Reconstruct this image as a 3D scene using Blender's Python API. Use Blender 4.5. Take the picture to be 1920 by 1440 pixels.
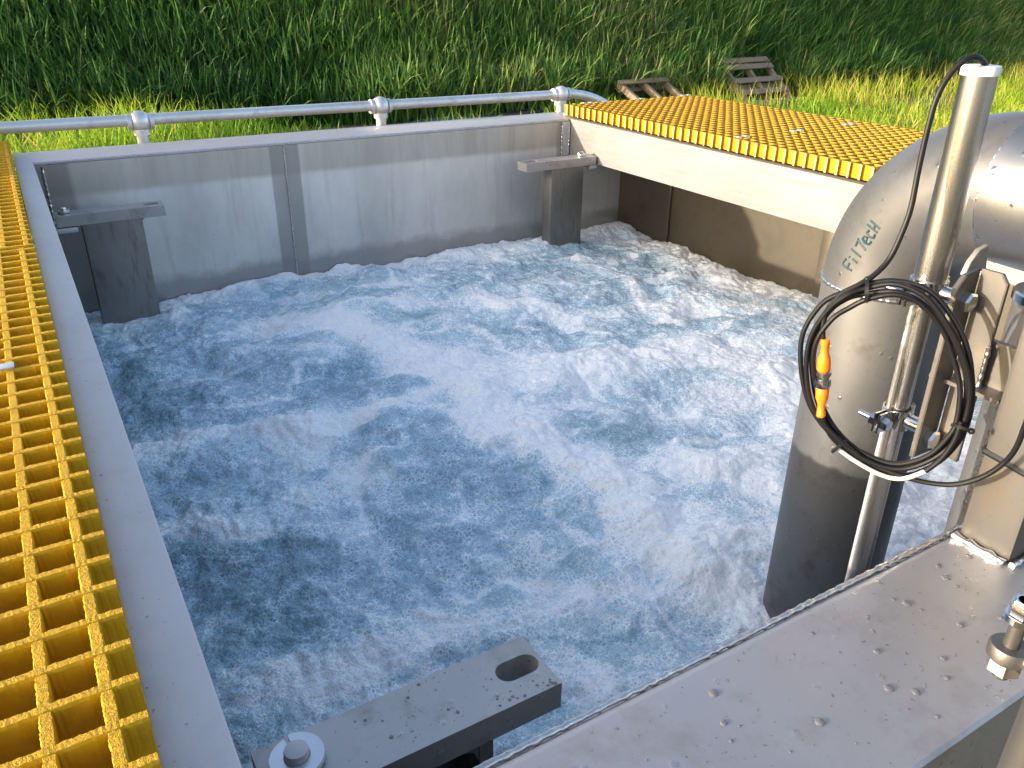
import bpy, bmesh, math, random
import numpy as np
from mathutils import Vector, Matrix
from mathutils.bvhtree import BVHTree
for o in list(bpy.data.objects): bpy.data.objects.remove(o)
S = bpy.context.scene
COL = S.collection
U = 0.48                                   # one "rim unit" in metres
R_ = math.radians
# ------------------------------------------------------------------ camera
YAW, PITCH, ROLL = 0.54326363, 0.45475608, 0.00880698
F_PX = 1519.65
cam_d = bpy.data.cameras.new('camera'); cam = bpy.data.objects.new('camera', cam_d); COL.objects.link(cam)
cy, sy, cp, sp = math.cos(YAW), math.sin(YAW), math.cos(PITCH), math.sin(PITCH)
FW = Vector((sy*cp, cy*cp, -sp)); RT0 = Vector((cy, -sy, 0)); UP0 = RT0.cross(FW)
RT = math.cos(ROLL)*RT0 + math.sin(ROLL)*UP0; UP = -math.sin(ROLL)*RT0 + math.cos(ROLL)*UP0
CAM = Vector((0, 0, 1.0))*U
m = Matrix.Identity(4)
for i in range(3):
    m[i][0] = RT[i]; m[i][1] = UP[i]; m[i][2] = -FW[i]; m[i][3] = CAM[i]
cam.matrix_world = m
cam_d.sensor_width = 36; cam_d.lens = 36*F_PX/1920; cam_d.clip_start = 0.02; cam_d.clip_end = 500
S.camera = cam
# ------------------------------------------------------------------ light
SUN_DIR = Vector((-1.0, 0.207, 0.197)).normalized()
EL = math.asin(SUN_DIR.z)
w = bpy.data.worlds.new('World'); S.world = w; w.use_nodes = True
nt = w.node_tree; nt.nodes.clear()
sky = nt.nodes.new('ShaderNodeTexSky'); sky.sky_type = 'NISHITA'; sky.sun_disc = False
sky.sun_elevation = EL; sky.sun_rotation = math.atan2(SUN_DIR.x, SUN_DIR.y)
sky.air_density = 0.7; sky.dust_density = 3.0; sky.ozone_density = 0.3
bg = nt.nodes.new('ShaderNodeBackground'); bg.inputs[1].default_value = 0.15
wo = nt.nodes.new('ShaderNodeOutputWorld')
nt.links.new(sky.outputs[0], bg.inputs[0]); nt.links.new(bg.outputs[0], wo.inputs[0])
sd = bpy.data.lights.new('sun', 'SUN'); sd.energy = 2.7; sd.angle = R_(0.5); sd.color = (0.95, 0.84, 0.69)
so = bpy.data.objects.new('sun', sd); COL.objects.link(so)
so.rotation_euler = SUN_DIR.to_track_quat('Z', 'Y').to_euler()
S.view_settings.view_transform = 'Standard'; S.view_settings.look = 'None'
S.view_settings.exposure = 1.85; S.view_settings.gamma = 1.0
S.view_settings.use_curve_mapping = False

# ------------------------------------------------------------------ helpers
def ray(px, py):
    px = float(px); py = float(py)
    return (px-960)/F_PX*RT - (py-720)/F_PX*UP + FW
def at(px, py, d):                          # point in units at horizontal distance d
    r = ray(px, py); k = float(d)/math.hypot(r.x, r.y); return Vector((r.x*k, r.y*k, 1+r.z*k))
def link(name, me, parent=None, mat=None, smooth=False):
    o = bpy.data.objects.new(name, me); COL.objects.link(o)
    if mat is not None:
        for mm in (mat if isinstance(mat, (list, tuple)) else [mat]): me.materials.append(mm)
    if parent is not None: o.parent = parent
    if smooth: me.polygons.foreach_set('use_smooth', [True]*len(me.polygons))
    return o
def tag(o, label=None, cat=None, group=None, kind=None):
    if label: o['label'] = label
    if cat: o['category'] = cat
    if group: o['group'] = group
    if kind: o['kind'] = kind
    return o
def empty(name, label=None, cat=None, loc=(0, 0, 0), group=None):
    o = bpy.data.objects.new(name, None); COL.objects.link(o); o.empty_display_size = .1
    return tag(o, label, cat, group)
class MB:
    """collects shapes (in units) and builds ONE mesh object (metres)"""
    def __init__(s): s.bm = bmesh.new()
    def box(s, a, b, bev=0.0, mi=0):
        a = Vector(a); b = Vector(b)
        r = bmesh.ops.create_cube(s.bm, size=1.0)
        vs = r['verts']
        for v in vs: v.co = Vector([(a[i]+b[i])/2 + v.co[i]*(b[i]-a[i]) for i in range(3)])
        fs = set(f for v in vs for f in v.link_faces)
        for f in fs: f.material_index = mi
        if bev > 0:
            es = list(set(e for v in vs for e in v.link_edges))
            bmesh.ops.bevel(s.bm, geom=es, offset=bev, segments=2, affect='EDGES', profile=.6)
        return s
    def prism(s, pts, axis, a, b, bev=0.0):
        """pts: 2D outline in the two other axes (order xyz minus axis), extruded a..b"""
        def mk(p, t):
            l = list(p); l.insert(axis, t); return s.bm.verts.new(l)
        v0 = [mk(p, a) for p in pts]; v1 = [mk(p, b) for p in pts]; n = len(pts)
        fs = [s.bm.faces.new(v0), s.bm.faces.new(v1[::-1])]
        for i in range(n): fs.append(s.bm.faces.new((v0[i], v1[i], v1[(i+1) % n], v0[(i+1) % n])))
        bmesh.ops.recalc_face_normals(s.bm, faces=fs)
        if bev > 0:
            es = list(set(e for f in fs[:2] for e in f.edges))
            bmesh.ops.bevel(s.bm, geom=es, offset=bev, segments=2, affect='EDGES')
        return s
    def tube(s, pts, r, n=12, closed=False, caps=True, rfn=None):
        pts = [Vector(p) for p in pts]; N = len(pts); rings = []
        t0 = (pts[1]-pts[0]).normalized()
        ref = Vector((0, 0, 1)) if abs(t0.z) < .9 else Vector((1, 0, 0))
        nn = t0.cross(ref).normalized()
        for i, p in enumerate(pts):
            if closed: t = (pts[(i+1) % N]-pts[i-1]).normalized()
            else: t = (pts[min(i+1, N-1)]-pts[max(i-1, 0)]).normalized()
            nn = (nn - t*nn.dot(t)).normalized(); b = t.cross(nn)
            rr = rfn(i/(N-1)) if rfn else (r[i] if isinstance(r, (list, tuple)) else r)
            rings.append([s.bm.verts.new(p + (nn*math.cos(2*math.pi*k/n) + b*math.sin(2*math.pi*k/n))*rr) for k in range(n)])
        fs = []
        for i in range(N if closed else N-1):
            A = rings[i]; Bq = rings[(i+1) % N]
            for k in range(n): fs.append(s.bm.faces.new((A[k], A[(k+1) % n], Bq[(k+1) % n], Bq[k])))
        if caps and not closed:
            fs.append(s.bm.faces.new(rings[0][::-1])); fs.append(s.bm.faces.new(rings[-1]))
        bmesh.ops.recalc_face_normals(s.bm, faces=fs)
        return s
    def lathe(s, prof, origin, axis=(0, 0, 1), n=24, phase=0.0):
        """prof: list of (radius, height along axis)"""
        ax = Vector(axis).normalized(); ref = Vector((1, 0, 0)) if abs(ax.x) < .9 else Vector((0, 1, 0))
        a = ax.cross(ref).normalized(); b = ax.cross(a); O = Vector(origin); rings = []
        for r, h in prof:
            rings.append([s.bm.verts.new(O + ax*h + (a*math.cos(2*math.pi*k/n+phase)+b*math.sin(2*math.pi*k/n+phase))*max(r, 1e-5)) for k in range(n)])
        fs = []
        for A, Bq in zip(rings, rings[1:]):
            for k in range(n): fs.append(s.bm.faces.new((A[k], A[(k+1) % n], Bq[(k+1) % n], Bq[k])))
        fs.append(s.bm.faces.new(rings[0][::-1])); fs.append(s.bm.faces.new(rings[-1]))
        bmesh.ops.recalc_face_normals(s.bm, faces=fs)
        return s
    def sphere(s, c, r, u=20, v=12, sc=(1, 1, 1)):
        q = bmesh.ops.create_uvsphere(s.bm, u_segments=u, v_segments=v, radius=r)
        for vt in q['verts']: vt.co = Vector(c) + Vector((vt.co.x*sc[0], vt.co.y*sc[1], vt.co.z*sc[2]))
        return s
    def mesh(s, name='mesh', sharp=None):
        for v in s.bm.verts: v.co *= U
        s.bm.normal_update(); me = bpy.data.meshes.new(name)
        if sharp is not None:
            for e in s.bm.edges:
                if len(e.link_faces) == 2 and e.calc_face_angle(0) > sharp: e.smooth = False
        fl = [sharp is not None and any(e.smooth for e in f.edges) for f in s.bm.faces]
        s.bm.to_mesh(me); s.bm.free()
        me.polygons.foreach_set('use_smooth', fl)
        return me
    def build(s, name, mat, parent=None, sharp=R_(35)):
        return link(name, s.mesh(name, sharp), parent, mat)

# ------------------------------------------------------------------ materials
def newmat(name):
    mt = bpy.data.materials.new(name); mt.use_nodes = True
    n = mt.node_tree; b = n.nodes['Principled BSDF']; return mt, n, b
def N(n, t, **kw):
    x = n.nodes.new(t)
    for k, v in kw.items():
        if k in x.inputs.keys() if isinstance(k, str) else False: x.inputs[k].default_value = v
        else: setattr(x, k, v)
    return x
def ramp(n, src, stops):
    r = n.nodes.new('ShaderNodeValToRGB'); el = r.color_ramp.elements
    while len(el) < len(stops): el.new(.5)
    for e, (p, c) in zip(el, stops):
        e.position = p; e.color = (c if isinstance(c, (tuple, list)) else (c, c, c)) + ((1,) if not isinstance(c, (tuple, list)) or len(c) == 3 else ())
    n.links.new(src, r.inputs[0]); return r
def mixc(n, fac, a, b, mode='MIX'):
    x = n.nodes.new('ShaderNodeMix'); x.data_type = 'RGBA'; x.blend_type = mode
    for s, v in ((0, fac), (6, a), (7, b)):
        if hasattr(v, 'is_linked') or hasattr(v, 'links'): n.links.new(v, x.inputs[s])
        elif isinstance(v, (int, float)): x.inputs[s].default_value = v
        else: x.inputs[s].default_value = (*v, 1)
    return x.outputs[2]
def math_(n, op, a, b=0.0, c=None):
    x = n.nodes.new('ShaderNodeMath'); x.operation = op
    for i, v in enumerate((a, b) if c is None else (a, b, c)):
        if isinstance(v, (int, float)): x.inputs[i].default_value = v
        else: n.links.new(v, x.inputs[i])
    return x.outputs[0]
def noise(n, scale, detail=4, rough=.55, vec=None, dist=0.0, stretch=None):
    tc = n.nodes.new('ShaderNodeNewGeometry'); src = tc.outputs['Position']
    if vec is not None: src = vec
    if stretch:
        mp = n.nodes.new('ShaderNodeMapping'); mp.inputs['Scale'].default_value = stretch
        n.links.new(src, mp.inputs[0]); src = mp.outputs[0]
    x = n.nodes.new('ShaderNodeTexNoise'); x.inputs['Scale'].default_value = scale
    x.inputs['Detail'].default_value = detail; x.inputs['Roughness'].default_value = rough
    x.inputs['Distortion'].default_value = dist
    n.links.new(src, x.inputs['Vector']); return x.outputs[0]
def bump(n, b, h, strength=.3, dist=.001):
    x = n.nodes.new('ShaderNodeBump'); x.inputs['Strength'].default_value = strength
    x.inputs['Distance'].default_value = dist; n.links.new(h, x.inputs['Height'])
    n.links.new(x.outputs[0], b.inputs['Normal']); return x
def steel(name, col=(.62, .61, .6), rough=.38, metal=1.0, var=.12, stain=(.30, .26, .21), stain_amt=.35,
          stretch=None, specks=True, drops=False, bstr=.12, dscale=55):
    mt, n, b = newmat(name)
    big = noise(n, 3.5, 5, .6); mid = noise(n, 18, 6, .65, stretch=stretch); fine = noise(n, 420, 2, .5, stretch=stretch)
    c = mixc(n, ramp(n, big, [(.35, 0.0), (.7, 1.0)]).outputs[0], col, [k*(1-var) for k in col])
    sm = ramp(n, mid, [(.52, 0.0), (.72, 1.0)]).outputs[0]
    c = mixc(n, math_(n, 'MULTIPLY', sm, stain_amt), c, stain)
    if specks:
        sp_ = ramp(n, noise(n, 150, 2, .5), [(.68, 0.0), (.74, 1.0)]).outputs[0]
        c = mixc(n, math_(n, 'MULTIPLY', sp_, .55), c, (.09, .075, .06))
    n.links.new(c, b.inputs['Base Color'])
    b.inputs['Metallic'].default_value = metal
    rg = math_(n, 'ADD', math_(n, 'MULTIPLY', mid, .22), rough-.11)
    h = fine
    if drops:
        g = n.nodes.new('ShaderNodeNewGeometry')
        v = n.nodes.new('ShaderNodeTexVoronoi'); v.inputs['Scale'].default_value = dscale; n.links.new(g.outputs['Position'], v.inputs['Vector'])
        v.inputs['Randomness'].default_value = 1.0
        dm = ramp(n, v.outputs['Distance'], [(.10, 1.0), (.26, 0.0)]); dm.color_ramp.interpolation = 'EASE'
        gate = ramp(n, noise(n, 38, 3, .6), [(.5, 0.0), (.6, 1.0)]).outputs[0]
        dd = math_(n, 'MULTIPLY', dm.outputs[0], gate)
        h = math_(n, 'ADD', math_(n, 'MULTIPLY', fine, .12), dd)
        rg = math_(n, 'SUBTRACT', rg, math_(n, 'MULTIPLY', dd, .25))
    n.links.new(rg, b.inputs['Roughness'])
    bump(n, b, h, bstr, .0015 if drops else .0006)
    return mt
M = {}
M['flange'] = steel('brushed_flange_steel', (.55, .535, .54), .55, .5, .08, (.42, .39, .36), .3, drops=False)
M['flange_wet'] = steel('wet_flange_steel', (.385, .385, .41), .42, .7, .12, (.25, .235, .225), .6, drops=True, bstr=.25)
M['beam'] = steel('mill_finish_beam', (.25, .247, .24), .6, .35, .16, (.17, .14, .10), .55, stretch=(1, .25, 3))
M['dark_steel'] = steel('pickled_dark_steel', (.27, .265, .255), .5, .85, .35, (.12, .115, .105), .8, stretch=(3, 3, .6))
M['arm'] = steel('pickled_arm_steel', (.50, .48, .47), .44, .75, .2, (.26, .25, .22), .8, drops=True, bstr=.35)
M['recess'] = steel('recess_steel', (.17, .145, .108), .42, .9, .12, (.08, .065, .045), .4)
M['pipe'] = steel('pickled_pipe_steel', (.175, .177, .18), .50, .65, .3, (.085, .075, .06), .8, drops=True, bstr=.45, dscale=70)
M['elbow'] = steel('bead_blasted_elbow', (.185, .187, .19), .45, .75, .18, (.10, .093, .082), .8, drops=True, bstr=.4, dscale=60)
M['run'] = steel('horizontal_run_steel', (.34, .34, .34), .36, .95, .12, (.22, .2, .18), .5, drops=True, bstr=.35, dscale=60)  # lighter copy of the elbow steel, base carries the run's highlight
M['tube'] = steel('polished_tube', (.55, .54, .52), .27, 1.0, .25, (.36, .32, .28), .5, specks=False, stretch=(8, 8, .15), bstr=.05)
M['chrome'] = steel('polished_clamp', (.75, .73, .71), .12, 1.0, .05, (.5, .45, .4), .2, specks=False, bstr=.03)
M['column'] = steel('column_steel', (.12, .116, .11), .5, .6, .12, (.17, .11, .05), .5, stretch=(2, 2, .8))
M['bracket'] = steel('bracket_steel', (.145, .138, .13), .48, .8, .12, (.3, .25, .2), .4)
M['galv'] = steel('galvanised', (.74, .745, .75), .46, .8, .16, (.42, .43, .44), .7, specks=False)
M['weld'] = steel('weld_bead', (.72, .69, .66), .28, 1.0, .3, (.3, .26, .22), .5, bstr=.4)

def wall_mat():
    mt, n, b = newmat('far_wall_steel')
    g = n.nodes.new('ShaderNodeNewGeometry'); sx = n.nodes.new('ShaderNodeSeparateXYZ'); n.links.new(g.outputs['Position'], sx.inputs[0])
    base = mixc(n, ramp(n, noise(n, 5, 5, .6, stretch=(1, 1, .5)), [(.35, 0.0), (.7, 1.0)]).outputs[0], (.74, .72, .69), (.56, .545, .52))
    # darker, streaky brown-grey band along the top of the wall
    wob = math_(n, 'MULTIPLY', noise(n, 6, 4, .6), .012)
    zt = math_(n, 'ADD', sx.outputs[2], wob)
    top_band = ramp(n, math_(n, 'ADD', math_(n, 'MULTIPLY', zt, 1.0), 1.0), [(.889, 0.0), (.905, 1.0)]).outputs[0]
    streak = ramp(n, noise(n, 9, 5, .7, stretch=(1, 1, .12)), [(.3, .35), (.7, .95)]).outputs[0]
    base = mixc(n, math_(n, 'MULTIPLY', top_band, streak), base, (.40, .37, .32))
    runs = ramp(n, noise(n, 22, 4, .7, stretch=(1, 1, .05)), [(.54, 0.0), (.70, 1.0)]).outputs[0]
    base = mixc(n, math_(n, 'MULTIPLY', runs, .32), base, (.34, .31, .27))
    # dark heat-tint bands beside the vertical seam and the corners
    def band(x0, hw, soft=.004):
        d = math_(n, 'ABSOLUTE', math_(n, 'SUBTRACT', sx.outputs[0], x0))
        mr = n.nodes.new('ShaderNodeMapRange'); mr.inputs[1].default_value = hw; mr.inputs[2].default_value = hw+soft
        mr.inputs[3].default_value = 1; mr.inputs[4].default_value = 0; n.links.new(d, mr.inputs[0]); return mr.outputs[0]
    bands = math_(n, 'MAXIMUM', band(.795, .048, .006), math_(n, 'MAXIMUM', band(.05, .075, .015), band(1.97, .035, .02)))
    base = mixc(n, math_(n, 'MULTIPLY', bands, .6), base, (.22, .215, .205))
    # splashed strip just above the water
    wet = ramp(n, math_(n, 'ADD', math_(n, 'ADD', sx.outputs[2], math_(n, 'MULTIPLY', noise(n, 8, 5, .7), .10)), 1.0), [(.62, 1.0), (.66, 0.0)]).outputs[0]
    base = mixc(n, math_(n, 'MULTIPLY', wet, .7), base, (.30, .285, .275))
    sp_ = ramp(n, noise(n, 170, 3, .5), [(.66, 0.0), (.72, 1.0)]).outputs[0]
    spz = ramp(n, math_(n, 'ADD', sx.outputs[2], 1.0), [(.58, 1.0), (.82, .25)]).outputs[0]
    base = mixc(n, math_(n, 'MULTIPLY', math_(n, 'MULTIPLY', sp_, spz), .7), base, (.13, .12, .11))
    n.links.new(base, b.inputs['Base Color']); b.inputs['Metallic'].default_value = .6
    n.links.new(math_(n, 'SUBTRACT', .56, math_(n, 'MULTIPLY', wet, .18)), b.inputs['Roughness'])
    bump(n, b, noise(n, 300, 3, .6), .15, .0006)
    return mt
M['far_wall'] = wall_mat()

def frp(name, top=(.53, .31, .008), grit=True):
    mt, n, b = newmat(name)
    c = mixc(n, noise(n, 60, 4, .6), [k*.85 for k in top], [min(1, k*1.18) for k in top])
    dirt = ramp(n, noise(n, 26, 5, .65), [(.56, 0.0), (.75, 1.0)]).outputs[0]
    c = mixc(n, math_(n, 'MULTIPLY', dirt, .45), c, (.20, .10, .015))
    n.links.new(c, b.inputs['Base Color']); b.inputs['Roughness'].default_value = .55; b.inputs['Specular IOR Level'].default_value = .22
    g = n.nodes.new('ShaderNodeNewGeometry'); sx = n.nodes.new('ShaderNodeSeparateXYZ'); n.links.new(g.outputs['Normal'], sx.inputs[0])
    up = ramp(n, sx.outputs[2], [(.4, .12), (.8, 1.0)]).outputs[0]
    h = math_(n, 'MULTIPLY', noise(n, 520, 3, .7), up)
    bump(n, b, h, 1.0, .0035)
    return mt
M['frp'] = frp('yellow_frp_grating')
M['frp_lit'] = frp('yellow_frp_grating_sunlit_copy', (.36, .20, .004))  # copy of the same yellow, base lowered for the sunlit panels
mt, n, b = newmat('cut_frp_end'); b.inputs['Base Color'].default_value = (.50, .40, .17, 1); b.inputs['Roughness'].default_value = .7; M['frp_cut'] = mt
def plain(name, col, rough=.5, metal=0.0, var=.15, sc=60):
    mt, n, b = newmat(name)
    c = mixc(n, noise(n, sc, 4, .6), [k*(1-var) for k in col], [min(1, k*(1+var)) for k in col])
    n.links.new(c, b.inputs['Base Color']); b.inputs['Roughness'].default_value = rough; b.inputs['Metallic'].default_value = metal
    return mt
M['rubber'] = plain('black_cable', (.006, .006, .007), .5)
M['rubber'].node_tree.nodes['Principled BSDF'].inputs['Specular IOR Level'].default_value = .25
M['tie'] = plain('black_nylon', (.012, .012, .013), .28)
M['orange'] = plain('orange_plug', (.95, .19, .008), .4, var=.05)
M['nickel'] = plain('nickel', (.45, .43, .40), .25, 1.0)
M['white'] = plain('white_plastic', (.56, .58, .62), .4, var=.04)
M['cream'] = plain('white_sleeve', (.50, .48, .42), .5, var=.08)
M['ink'] = plain('teal_marker', (.010, .04, .05), .6, var=.5, sc=300)
M['etch'] = plain('grey_print', (.05, .05, .05), .6, var=.5, sc=400)
M['silver'] = plain('clip_steel', (.72, .74, .78), .3, .9)
M['hose'] = plain('black_hose', (.02, .025, .03), .35)
def wood():
    mt, n, b = newmat('weathered_pine')
    c = mixc(n, noise(n, 8, 6, .7, stretch=(1, 8, 8)), (.15, .10, .065), (.30, .23, .15))
    n.links.new(c, b.inputs['Base Color']); b.inputs['Roughness'].default_value = .8
    bump(n, b, noise(n, 30, 5, .7, stretch=(1, 8, 8)), .5, .004)
    return mt
M['wood'] = wood()

# ------------------------------------------------------------------ noise in numpy
class VN:
    def __init__(s, seed): s.g = np.random.RandomState(seed).rand(256, 256)
    def __call__(s, x, y):
        xi = np.floor(x).astype(int); yi = np.floor(y).astype(int); fx = x-xi; fy = y-yi
        fx = fx*fx*fx*(fx*(fx*6-15)+10); fy = fy*fy*fy*(fy*(fy*6-15)+10); g = s.g
        a = g[xi & 255, yi & 255]; b_ = g[(xi+1) & 255, yi & 255]; c = g[xi & 255, (yi+1) & 255]; d = g[(xi+1) & 255, (yi+1) & 255]
        return a+(b_-a)*fx+(c-a)*fy+(a-b_-c+d)*fx*fy
def fbm(x, y, seed, octv=5, gain=.5, ridged=False):
    v = VN(seed); t = 0; a = 1; s_ = 0
    ca, sa = math.cos(.6), math.sin(.6)
    for _ in range(octv):
        k = v(x, y)
        if ridged: k = 1-np.abs(2*k-1)
        t = t+a*k; s_ += a; a *= gain; x, y = (x*ca-y*sa)*2.03+17.1, (x*sa+y*ca)*2.03+5.3
    return t/s_
def smooth(e0, e1, x):
    t = np.clip((x-e0)/(e1-e0), 0, 1); return t*t*(3-2*t)

# ================================================================== GROUND, BANK
GZ = -1.15
def foot(x): return 10.3 + .020*np.minimum((x-10)**2, 120)*(x < 10) + .10*np.maximum(x-14, 0)*(x > 14)
def soil_mat(name, a, b_):
    mt, n, b = newmat(name)
    c = mixc(n, ramp(n, noise(n, 1.3, 6, .65), [(.3, 0.0), (.7, 1.0)]).outputs[0], a, b_)
    n.links.new(c, b.inputs['Base Color']); b.inputs['Roughness'].default_value = .95
    bump(n, b, noise(n, 12, 6, .7), .8, .03); return mt
M['soil'] = soil_mat('soil_and_thatch', (.055, .065, .02), (.16, .12, .07))
M['bank_soil'] = soil_mat('bank_thatch', (.012, .022, .007), (.03, .045, .012))
def grid(name, xs, ys, zf, mat, kind='structure', smooth_=True):
    X, Y = np.meshgrid(xs, ys, indexing='ij'); P = zf(X, Y)
    nx, ny = len(xs), len(ys)
    co = np.stack([P[0].ravel(), P[1].ravel(), P[2].ravel()], 1)
    i = np.arange(nx*ny).reshape(nx, ny)
    q = np.stack([i[:-1, :-1].ravel(), i[1:, :-1].ravel(), i[1:, 1:].ravel(), i[:-1, 1:].ravel()], 1)
    me = mesh_np(name, co, q)
    o = link(name, me, None, mat, smooth_); tag(o, kind=kind); return o
def mesh_np(name, co, q):
    me = bpy.data.meshes.new(name); k = q.shape[1]
    me.vertices.add(len(co)); me.vertices.foreach_set('co', co.astype(np.float32).ravel())
    me.loops.add(q.size); me.loops.foreach_set('vertex_index', q.astype(np.int32).ravel())
    me.polygons.add(len(q)); me.polygons.foreach_set('loop_start', np.arange(0, q.size, k, dtype=np.int32))
    me.update(calc_edges=True); return me
grid('ground', np.linspace(-260, 300, 71), np.linspace(-260, 300, 71), lambda X, Y: (X, Y, GZ-.03+0*X), M['soil'])
def bankf(X, T):
    Yf = foot(X)-.35
    sl = np.array([0, .5, 2.6, 3.4, 6, 40, 200.]); hh = np.array([-.08, .12, 2.0, 2.35, 2.5, 2.55, 2.6]); yy = np.array([0, .45, 2.2, 3.4, 6, 40, 200.])
    return X, Yf+np.interp(T, sl, yy), GZ+np.interp(T, sl, hh)+.12*(fbm(X*.9, T*.9, 5)-.5)*(T < 8)
grid('grass_bank', np.concatenate([np.linspace(-260, -8, 20), np.linspace(-7.6, 34, 120), np.linspace(36, 300, 20)]),
     np.array([0, .25, .5, .8, 1.1, 1.4, 1.7, 2, 2.3, 2.6, 3, 3.4, 4, 6, 12, 40, 200.]), bankf, M['bank_soil'])

def grass_mat(name, c0, c1, c2, trans=.35):
    mt, n, b = newmat(name)
    at_ = n.nodes.new('ShaderNodeAttribute'); at_.attribute_name = 'tint'
    r = ramp(n, at_.outputs['Fac'], [(0.0, c0), (.55, c1), (.9, c2), (1.0, (c2[0]*1.35, c2[1]*.95, c2[2]*1.8))])
    n.links.new(r.outputs[0], b.inputs['Base Color']); b.inputs['Roughness'].default_value = .55
    b.inputs['Specular IOR Level'].default_value = .3
    tr = n.nodes.new('ShaderNodeBsdfTranslucent'); n.links.new(r.outputs[0], tr.inputs[0])
    mx = n.nodes.new('ShaderNodeMixShader'); mx.inputs[0].default_value = trans
    n.links.new(b.outputs[0], mx.inputs[1]); n.links.new(tr.outputs[0], mx.inputs[2])
    n.links.new(mx.outputs[0], n.nodes['Material Output'].inputs[0]); return mt
M['bank_grass'] = grass_mat('bank_grass', (.028, .085, .02), (.085, .205, .04), (.27, .35, .09))
M['ground_grass'] = grass_mat('ground_grass', (.07, .17, .012), (.22, .38, .02), (.46, .50, .06), .5)
def blades(name, P, H, Wd, lean, curl, tint, mat, seed, label=None):
    rs = np.random.RandomState(seed)
    dd = np.hypot(P[:, 0], P[:, 1]); aa = np.degrees(np.arctan2(P[:, 0], P[:, 1])); kk = np.ones(len(P), bool)
    for px_, py_, d_p, hw in ((1422, 152, 14.5, 2.3), (1240, 182, 12.6, 2.2)):   # trampled where the pallets lie
        c_ = at(px_, py_, d_p/U); a0 = math.degrees(math.atan2(c_.x, c_.y))
        kk &= ~((np.abs(aa-a0) < hw) & (dd > d_p-1.5) & (dd < d_p+.35) & (rs.rand(len(P)) < .95))
    P, H, Wd, tint = P[kk], H[kk], Wd[kk], tint[kk]; n_ = len(P)
    th = rs.rand(n_)*2*np.pi; ph = rs.rand(n_)*2*np.pi
    wx, wy = np.cos(ph)*Wd/2, np.sin(ph)*Wd/2
    lx, ly = np.cos(th), np.sin(th)
    L = lean*(.3+rs.rand(n_)); C = curl*rs.rand(n_)**1.5
    ts = [0, .4, .75, 1.0]; ww = [.8, 1.0, .7, 0]
    V = []
    for t, wq in zip(ts, ww):
        off = H*(L*t+C*t*t*1.1); z = H*(t-C*.55*t**3)
        cx = P[:, 0]+lx*off; cyy = P[:, 1]+ly*off; cz = P[:, 2]+z
        if wq > 0:
            V.append(np.stack([cx-wx*wq, cyy-wy*wq, cz], 1)); V.append(np.stack([cx+wx*wq, cyy+wy*wq, cz], 1))
        else: V.append(np.stack([cx, cyy, cz], 1))
    co = np.stack(V, 1).reshape(-1, 3); b0 = np.arange(n_)[:, None]*7
    tri = np.array([[0, 1, 3], [0, 3, 2], [2, 3, 5], [2, 5, 4], [4, 5, 6]])
    f = (b0[:, :, None]+tri[None]).reshape(-1, 3)
    me = mesh_np(name, co, f)
    a = me.attributes.new('tint', 'FLOAT', 'POINT'); a.data.foreach_set('value', np.repeat(tint, 7).astype(np.float32))
    o = link(name, me, None, mat); tag(o, label, 'grass', kind='stuff'); return o
rs = np.random.RandomState(3)
nb = 190000
X = rs.rand(nb)*39-5.5; T = rs.rand(nb)*3.3
# tufts
k = VN(9)(X*3.1, T*3.1); keep = rs.rand(nb) < .35+.9*k; X, T = X[keep], T[keep]
q_ = bankf(X, T); pm = (np.abs(q_[0]-10.9) < .75) & (np.abs(q_[1]-10.1) < .55) & (rs.rand(len(X)) < .93); X, T = X[~pm], T[~pm]
bx, by, bz = bankf(X, T); tn = fbm(X*.35, T*.5+3, 21, 3)
dist_ = np.hypot(X, by)
H = (.38+.42*rs.rand(len(X)))*(.8+.5*fbm(X*.8, T*.8, 4, 3))
tint = np.clip(-.25*np.exp(-((X-1.9)/1.5)**2)+.5*(tn-.28)/.45+.75*rs.rand(len(X))**1.5-.12+.4*(rs.rand(len(X)) > .96), 0, 1)
blades('tall_grass', np.stack([bx, by, bz-.03], 1), H, .015+.021*rs.rand(len(X)), .20, .75, tint, M['bank_grass'], 5,
       'dense wall of tall dark green grass covering the bank behind the tank')
# ground grass between tank and bank: uneven clumps, bare patches
na = 120000
X = rs.rand(na)*31-5; Yg = 5.5+rs.rand(na)*10
m1 = (Yg < foot(X)+.1)
cl = fbm(X*.55, Yg*.7, 31, 4)
bare = np.zeros(na)
for bx0, by0, r0 in ((4.3, 9.9, .9), (5.6, 10.2, 1.0), (7.0, 10.4, .6), (13.2, 8.6, .9), (15.0, 9.6, .8), (12.2, 8.0, .6)):
    bare = np.maximum(bare, 1-np.hypot((X-bx0)/1.4, Yg-by0)/r0)
pm = ((np.abs(X-8.35) < .65) & (np.abs(Yg-9.7) < .6)) | ((np.abs(X-10.9) < .8) & (Yg > 9.3) & (Yg < 10.7)) | ((np.abs(X-10.2) < .5) & (Yg > 8.9) & (Yg < 10))
keep = (~pm | (rs.rand(na) < .12)) & m1 & (rs.rand(na) < smooth(.30, .55, cl)+.25) & (bare < .25*rs.rand(na)+.05)
X, Yg, cl = X[keep], Yg[keep], cl[keep]
leftb = np.exp(-((X-.3)/1.3)**2)*smooth(7.5, 10.5, Yg)
H = (.14+.22*rs.rand(len(X)))*(.35+1.35*cl)*(1+1.0*leftb+.35*np.exp(-((X-4.4)/.8)**2)+.5*np.exp(-((X-12.2)/1.6)**2-((Yg-9.6)/1.0)**2))
tint = np.clip(.36-.35*np.exp(-((X-3.2)/1.6)**2)+.28*np.exp(-((X-13)/4.)**2)+.25*leftb+.9*(fbm(X*.5, Yg*.6, 44, 3)-.45)+.5*(rs.rand(len(X))-.5)+.6*(rs.rand(len(X)) > .95), 0, 1)  # yellower tint left and right paints sunlit stretches into the blades
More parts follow.
